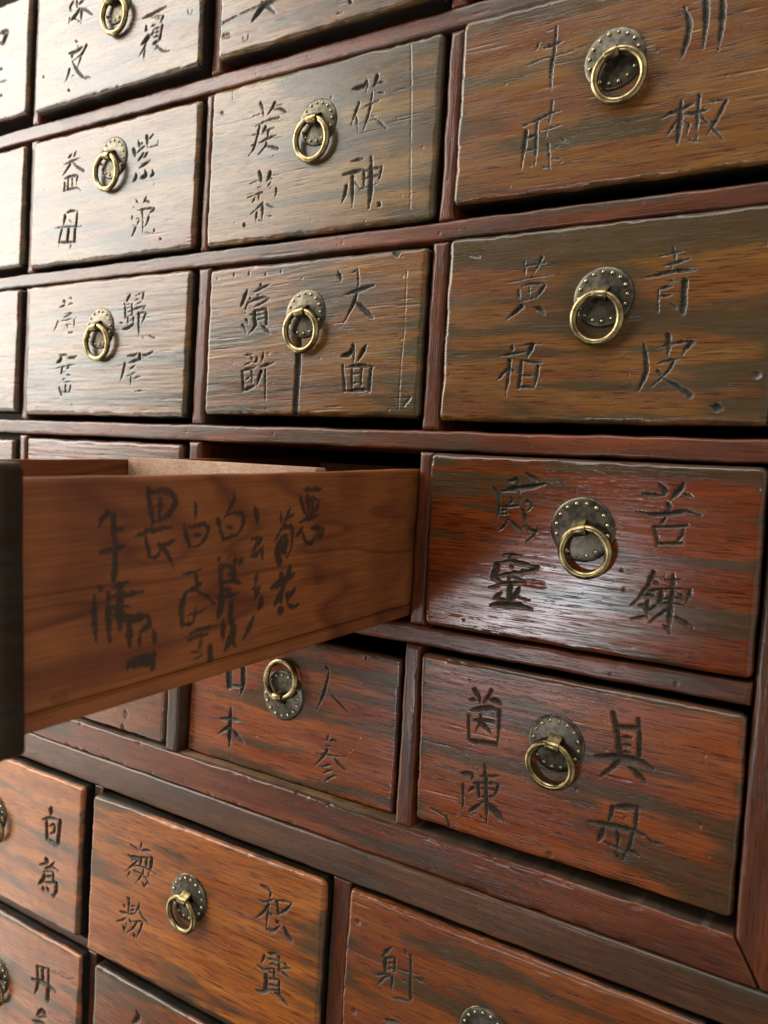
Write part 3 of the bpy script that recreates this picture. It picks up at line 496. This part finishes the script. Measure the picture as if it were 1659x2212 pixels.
R = dict(A0=(-.93, -.03, 1.31, 1.80), A1=(.057, .992, 1.285, 1.80), A2=(1.074, 1.945, 1.285, 1.8), A3=(2.02, 2.895, 1.29, 1.8),
B0=(-.93, -.03, .675, 1.18), B1=(.032, .978, .660, 1.18), B2=(1.03, 1.948, .657, 1.197), B3=(2.017, 2.895, .682, 1.199),
C0=(-.93, -.033, .06, .583), C1=(.032, .972, .052, .584), C2=(1.06, 1.938, .066, .576), C3=(2.01, 2.897, .06, .588),
D0=(-.93, -.043, -.55, -.055), D1=(.05, .963, -.55, -.045), D3=(2.006, 2.908, -.55, -.038),
E0=(-.93, -.04, -1.175, -.64), E1=(.03, .912, -1.175, -.65), E2=(1.0, 1.902, -1.183, -.684), E3=(2.0, 2.905, -1.158, -.640),
L0=(-.6, .536, -2.04, -1.43), L1=(.606, 1.712, -2.055, -1.432), L2=(1.797, 2.875, -2.055, -1.428), M0=(-.6, .565, -2.7, -2.108), M1=(.645, 1.73, -2.7, -2.106))
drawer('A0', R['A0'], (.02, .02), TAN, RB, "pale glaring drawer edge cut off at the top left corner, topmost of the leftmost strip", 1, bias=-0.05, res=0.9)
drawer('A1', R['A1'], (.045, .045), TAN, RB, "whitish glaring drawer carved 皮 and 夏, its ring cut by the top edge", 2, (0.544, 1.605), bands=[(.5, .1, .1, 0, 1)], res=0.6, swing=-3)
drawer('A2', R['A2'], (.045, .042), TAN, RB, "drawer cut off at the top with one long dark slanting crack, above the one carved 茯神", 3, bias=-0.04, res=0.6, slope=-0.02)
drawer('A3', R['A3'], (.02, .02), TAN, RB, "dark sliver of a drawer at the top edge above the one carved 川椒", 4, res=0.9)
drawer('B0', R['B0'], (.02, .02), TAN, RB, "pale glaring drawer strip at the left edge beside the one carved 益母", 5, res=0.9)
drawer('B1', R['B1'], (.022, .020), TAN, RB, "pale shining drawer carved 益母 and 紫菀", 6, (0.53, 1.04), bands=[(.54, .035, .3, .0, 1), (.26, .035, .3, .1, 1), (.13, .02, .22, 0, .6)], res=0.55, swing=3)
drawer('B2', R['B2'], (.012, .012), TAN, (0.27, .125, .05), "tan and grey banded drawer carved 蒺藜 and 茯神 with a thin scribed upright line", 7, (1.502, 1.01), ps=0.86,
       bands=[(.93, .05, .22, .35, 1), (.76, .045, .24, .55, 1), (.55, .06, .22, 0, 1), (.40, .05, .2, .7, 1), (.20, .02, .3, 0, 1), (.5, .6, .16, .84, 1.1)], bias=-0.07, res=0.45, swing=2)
drawer('B3', R['B3'], (.022, .022), (0.33, .155, .05), (0.24, .085, .034), "brown and orange drawer carved 牛膝 and 川椒 in the top right corner", 8, (2.465, 1.002),
       bands=[(.93, .07, .25, 0, 1), (.66, .13, .22, 0, .45), (.47, .05, .2, .45, 1), (.27, .05, .28, .1, .65), (.08, .06, .2, 0, .35)], bias=-0.06, res=0.45, swing=-5)
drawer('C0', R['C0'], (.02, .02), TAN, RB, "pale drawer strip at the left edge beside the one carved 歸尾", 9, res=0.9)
drawer('C1', R['C1'], (.02, .02), (0.33, .165, .055), (0.24, .10, .04), "weathered shining drawer carved 萹蓄 and 歸尾 with deep raised grain", 10, (0.494, 0.392),
       bands=[(.56, .04, .2, 0, 1), (.40, .04, .3, 0, 1), (.13, .045, .34, .3, 1), (.22, .1, .2, 0, .3)], res=0.55, ripple=0.13, swing=-2)
drawer('C2', R['C2'], (.014, .014), (0.34, .165, .055), (0.26, .10, .038), "brown drawer carved 續断 and 天茴 with a dark slot cut below the ring", 11, (1.495, 0.398),
       bands=[(.95, .05, .3, .3, 1), (.88, .05, .2, 0, .6), (.46, .03, .3, .6, 1), (.55, .1, .15, 0, .3), (.03, .03, .3, 0, 1), (.5, .6, .1, .9, 1.1)], bias=-0.06, res=0.42, slope=-0.05, ripple=0.10)
drawer('C3', R['C3'], (.014, .014), (0.31, .14, .045), (0.25, .09, .036), "greenish brown drawer carved 黄柏 and 青皮", 12, (2.478, 0.391),
       bands=[(.92, .11, .34, 0, 1), (.51, .05, .28, 0, .5), (.50, .025, .3, .5, 1), (.355, .03, .3, .0, .7), (.24, .06, .16, .3, 1), (.08, .05, .2, 0, 1), (.4, .3, .1, .85, 1.1)], bias=-0.06, res=0.42, swing=2, lean=6)
drawer('D0', R['D0'], (.015, .015), RB, RB, "dark drawer corner at the left edge just above the pulled out drawer", 13, res=0.9)
drawer('D1', R['D1'], (.015, .015), (0.28, .085, .03), RB, "drawer showing only its shiny top strip behind the pulled out drawer", 14, bands=[(.95, .05, .2, 0, 1)], res=0.6, ripple=0.15)
drawer('D3', R['D3'], (.015, .015), CRM, (0.22, .046, .014), "crimson drawer carved 威靈 and 苦楝 with a bright window glare below its ring", 15, (2.473, -0.222), ps=1.0,
       bands=[(.885, .03, .34, 0, .45), (.55, .025, .22, 0, .3), (.54, .02, .36, .5, 1), (.27, .035, .28, .3, 1), (.97, .04, .28, 0, 1), (.9, .1, .12, .7, 1.05), (.24, .05, .2, .8, 1.05)], bias=-0.10, res=0.4, ripple=0.05, slope=0.0, swing=-4, rough=0.18, droop=3.1, edge=0.32, lean=3)
drawer('E1', R['E1'], (-.01, -.01), (0.33, .09, .028), RB, "reddish drawer corner peeking out below the pulled out drawer", 17, res=0.7)
drawer('E2', R['E2'], (-.045, -.045), (0.52, .138, .036), (0.36, .078, .026), "red brown drawer carved 人参 set back under the pulled out drawer, its ring flipped up", 18, (1.443, -0.889), ps=1.0,
       bands=[(.9, .1, .3, .45, 1), (.62, .08, .16, .3, 1), (.45, .05, .12, .0, .5), (.06, .05, .25, 0, 1)], bias=-0.06, res=0.45, up=True, lean=6, slope=-0.01, r=2.0, rc=1.5)
drawer('E3', R['E3'], (-.014, -.014), (0.52, .136, .036), (0.36, .078, .026), "red brown drawer carved 茵陳 and 具母 at the lower right of the upper rows", 19, (2.433, -0.817),
       bands=[(.70, .045, .3, 0, .45), (.47, .05, .3, 0, 1), (.30, .1, .2, .55, 1), (.12, .1, .2, .7, 1.05), (.96, .04, .22, 0, 1), (.1, .08, .2, 0, .1), (.2, .05, .15, .05, .3)], bias=-0.07, res=0.4, swing=2, edge=0.34, droop=2.7)
drawer('L0', R['L0'], (.045, .045), (0.50, .190, .043), (0.34, .108, .030), "orange brown drawer carved 白葛 at the lower left edge", 20, (-0.033, -1.682), bias=-0.02, res=0.6, rough=0.30, swing=-4)
drawer('L1', R['L1'], (.055, .028), (0.48, .180, .040), (0.33, .100, .027), "bright orange drawer carved 蕪粉 and 松實", 21, (1.131, -1.672), ps=1.0,
       bands=[(.93, .06, .25, 0, .12), (.15, .06, .1, .0, .5), (.5, .4, .10, .93, 1.1)], bias=-0.07, res=0.45, rough=0.30, slope=0.02, swing=3)
drawer('L2', R['L2'], (.022, .022), (0.30, .100, .030), (0.22, .062, .022), "brown drawer carved 射 cut off at the bottom edge", 22, (2.29, -1.696),
       bands=[(.62, .03, .2, 0, 1), (.86, .03, .15, .2, 1), (.4, .04, .12, 0, 1)], bias=-0.03, res=0.45, rough=0.30)
drawer('M0', R['M0'], (.045, .045), (0.42, .150, .038), (0.29, .088, .028), "drawer carved 升 in the bottom left corner with a fine crack", 23, (0.026, -2.393), bias=-0.07, res=0.7, rough=0.30)
drawer('M1', R['M1'], (.045, .045), (0.26, .085, .03), (0.19, .058, .022), "dark drawer top with a light edge at the bottom, under the one carved 蕪粉", 24, bias=0.0, res=0.7, rough=0.30)

# ------------------------------------------------------------------ the drawer that is pulled out
def side_wood(name, A, B, seed, rough=0.5, ring=True, swap=False):
    m = bpy.data.materials.new(name); nt, N, L = nodes_of(m); b = N["Principled BSDF"]
    tc = N.new("ShaderNodeTexCoord")
    mp = N.new("ShaderNodeMapping"); mp.inputs["Location"].default_value = (seed, seed*.3, seed*.7)
    L.new(tc.outputs["Object"], mp.inputs[0])
    sc = N.new("ShaderNodeMapping"); sc.inputs["Scale"].default_value = (7, 3.4, 19)
    sc.inputs["Rotation"].default_value = (math.radians(-16), 0, 0)
    L.new(mp.outputs[0], sc.inputs[0])
    n = N.new("ShaderNodeTexNoise"); n.inputs["Scale"].default_value = 1; n.inputs["Detail"].default_value = 2.0; n.inputs["Distortion"].default_value = 0.4
    L.new(sc.outputs[0], n.inputs[0])
    mu = N.new("ShaderNodeMath"); mu.operation = 'MULTIPLY'; mu.inputs[1].default_value = 9.0; L.new(n.outputs[0], mu.inputs[0])
    fr = N.new("ShaderNodeMath"); fr.operation = 'FRACT'; L.new(mu.outputs[0], fr.inputs[0])
    r = N.new("ShaderNodeValToRGB")
    r.color_ramp.elements[0].position = 0.0; r.color_ramp.elements[0].color = (*B, 1)
    r.color_ramp.elements[1].position = 0.22; r.color_ramp.elements[1].color = (*A, 1)
    e = r.color_ramp.elements.new(0.75); e.color = (*[a*0.9 for a in A], 1)
    e = r.color_ramp.elements.new(1.0); e.color = (*B, 1)
    L.new(fr.outputs[0], r.inputs[0])
    f2 = N.new("ShaderNodeMapping"); f2.inputs["Scale"].default_value = (300, 30, 900); L.new(mp.outputs[0], f2.inputs[0])
    n2 = N.new("ShaderNodeTexNoise"); n2.inputs["Scale"].default_value = 1; n2.inputs["Detail"].default_value = 4; L.new(f2.outputs[0], n2.inputs[0])
    r2 = N.new("ShaderNodeValToRGB"); r2.color_ramp.elements[0].position = .3; r2.color_ramp.elements[1].position = .65
    r2.color_ramp.elements[0].color = (.62, .6, .58, 1); r2.color_ramp.elements[1].color = (1.05, 1.05, 1.05, 1); L.new(n2.outputs[0], r2.inputs[0])
    n3 = N.new("ShaderNodeTexNoise"); n3.inputs["Scale"].default_value = 22; n3.inputs["Detail"].default_value = 3; L.new(mp.outputs[0], n3.inputs[0])
    r3 = N.new("ShaderNodeValToRGB"); r3.color_ramp.elements[0].position = .35; r3.color_ramp.elements[1].position = .6
    r3.color_ramp.elements[0].color = (.6, .52, .5, 1); r3.color_ramp.elements[1].color = (1, 1, 1, 1); L.new(n3.outputs[0], r3.inputs[0])
    def mul(a, c, f):
        x = N.new("ShaderNodeMix"); x.data_type = 'RGBA'; x.blend_type = 'MULTIPLY'; x.inputs[0].default_value = f
        L.new(a, x.inputs[6]); L.new(c, x.inputs[7]); return x.outputs[2]
    col = mul(mul(r.outputs[0], r2.outputs[0], 0.8), r3.outputs[0], 0.8)
    at = N.new("ShaderNodeAttribute"); at.attribute_name = "data"
    sp = N.new("ShaderNodeSeparateColor"); L.new(at.outputs["Color"], sp.inputs[0])
    x = N.new("ShaderNodeMix"); x.data_type = 'RGBA'; L.new(sp.outputs[0], x.inputs[0]); L.new(col, x.inputs[6]); x.inputs[7].default_value = (0.012, 0.009, 0.005, 1)
    L.new(x.outputs[2], b.inputs["Base Color"]); b.inputs["Roughness"].default_value = rough; b.inputs["Specular IOR Level"].default_value = 0.2
    bu = N.new("ShaderNodeBump"); bu.inputs["Strength"].default_value = 0.25; bu.inputs["Distance"].default_value = 0.0003
    L.new(n2.outputs[0], bu.inputs["Height"]); L.new(bu.outputs[0], b.inputs["Normal"])
    return m
PINE = side_wood("drawer_side_wood", (0.180, 0.056, 0.014), (0.105, 0.028, 0.008), 3.0, 0.62)
PALE = side_wood("drawer_inner_wood", (0.46, 0.30, 0.20), (0.38, 0.23, 0.14), 8.0, 0.6)
XS = 1.9348
root = thing("drawer", "pulled out drawer seen from its bare wooden side with brushed ink writing", "drawer", (XS*S, 0, -0.5374*S), GROUP)
root.rotation_euler = (math.atan(0.0491), 0, -math.asin(0.031))
h = (0.5374-0.0864)                      # side height
def side_panel(name, x_out, thick, flip, ink):
    """board lying in the y-z plane; outer face at x_out"""
    L0, L1 = -1.285*180, 0.62*180; res = 0.6
    ny = int((L1-L0)/res); nz = int((h-0.0335)*180/res)
    zb = 0.0335*180
    Y, Z = np.meshgrid(np.linspace(L0, L1, ny), np.linspace(zb, h*180, nz))
    top = Z > h*180-1e-6
    e = np.minimum(h*180-Z, Z-zb)
    hh = -0.7*(1-sst(0, 1.0, e))+0.06*(vn(Y/40, Z/2, 3)-0.5)
    dat = np.zeros(Y.shape+(3,), np.float32)
    if ink:
        _, k = raster(STROKES['IK_local'], Y, Z, res, 77, rag=0.3, wmul=1.12)
        dry = sst(0.15, 0.55, vn(Y/1.2, Z/3.5, 50)*0.5+vn(Y/6, Z/6, 51)*0.6)
        dat[..., 0] = k*(0.66+0.22*dry)
    # a soft worn top edge, slightly bowed
    bow = 0.9*np.sin((Y-L0)/(L1-L0)*math.pi)+0.35*(vn(Y/16, Y*0, 8)-0.5)
    Zb = Z-bow*sst(0, h*180, Z)
    s = -1 if flip else 1
    # build in a frame where front is -y, then turn into the y-z plane
    P = np.stack([Y, -hh, Zb], -1)/1000.0
    BACK_Y[0] = thick
    me = grid_mesh(name, P, dat, [PINE])
    co_ = np.zeros(len(me.vertices)*3, np.float32); me.vertices.foreach_get("co", co_); co_ = co_.reshape(-1, 3)
    new = np.stack([x_out-s*co_[:, 1], co_[:, 0], co_[:, 2]], -1)
    me.vertices.foreach_set("co", new.astype(np.float32).ravel()); me.update()
    if flip: me.flip_normals()
    return link_mesh(name, me, root)
ths = 0.048*S
side_panel("side_panel", 0.0, ths, False, True)
XLd = (1.085-XS)*S
side_panel("side_panel", XLd, ths, True, False)
box("bottom_panel", XLd-0.0004, 0.0006, -1.285*S, 0.62*S, 0.0, 0.033*S, PINE, root, 0.0008)
box("partition", XLd+ths+0.0001, -ths-0.0001, -0.40*S, -0.355*S, 0.034*S, (h+0.004)*S, PALE, root, 0.0006)
box("back_panel", XLd+ths+0.0001, -ths-0.0001, 0.575*S, 0.615*S, 0.034*S, (h-0.02)*S, PALE, root, 0.0006)
FP = wood("pulled_front_wood", (0.022, 0.012, 0.006), (0.015, 0.009, 0.005), (0.012, 0.010, 0.007), 0.5, 0.4, 0.5, seed=31)
panel("front_panel", root, (0.018+0.86+0.03)*180, 0.505*180, 0, FP, res=0.8, seed=777, bias=0.0, dl=18, dr=18, r=2.2,
      loc=(XLd-0.022*S, -1.2856*S, -0.025*S))
pull(root, (1.50-XS)*S, -1.2856*S-0.0181, 0.25*S)
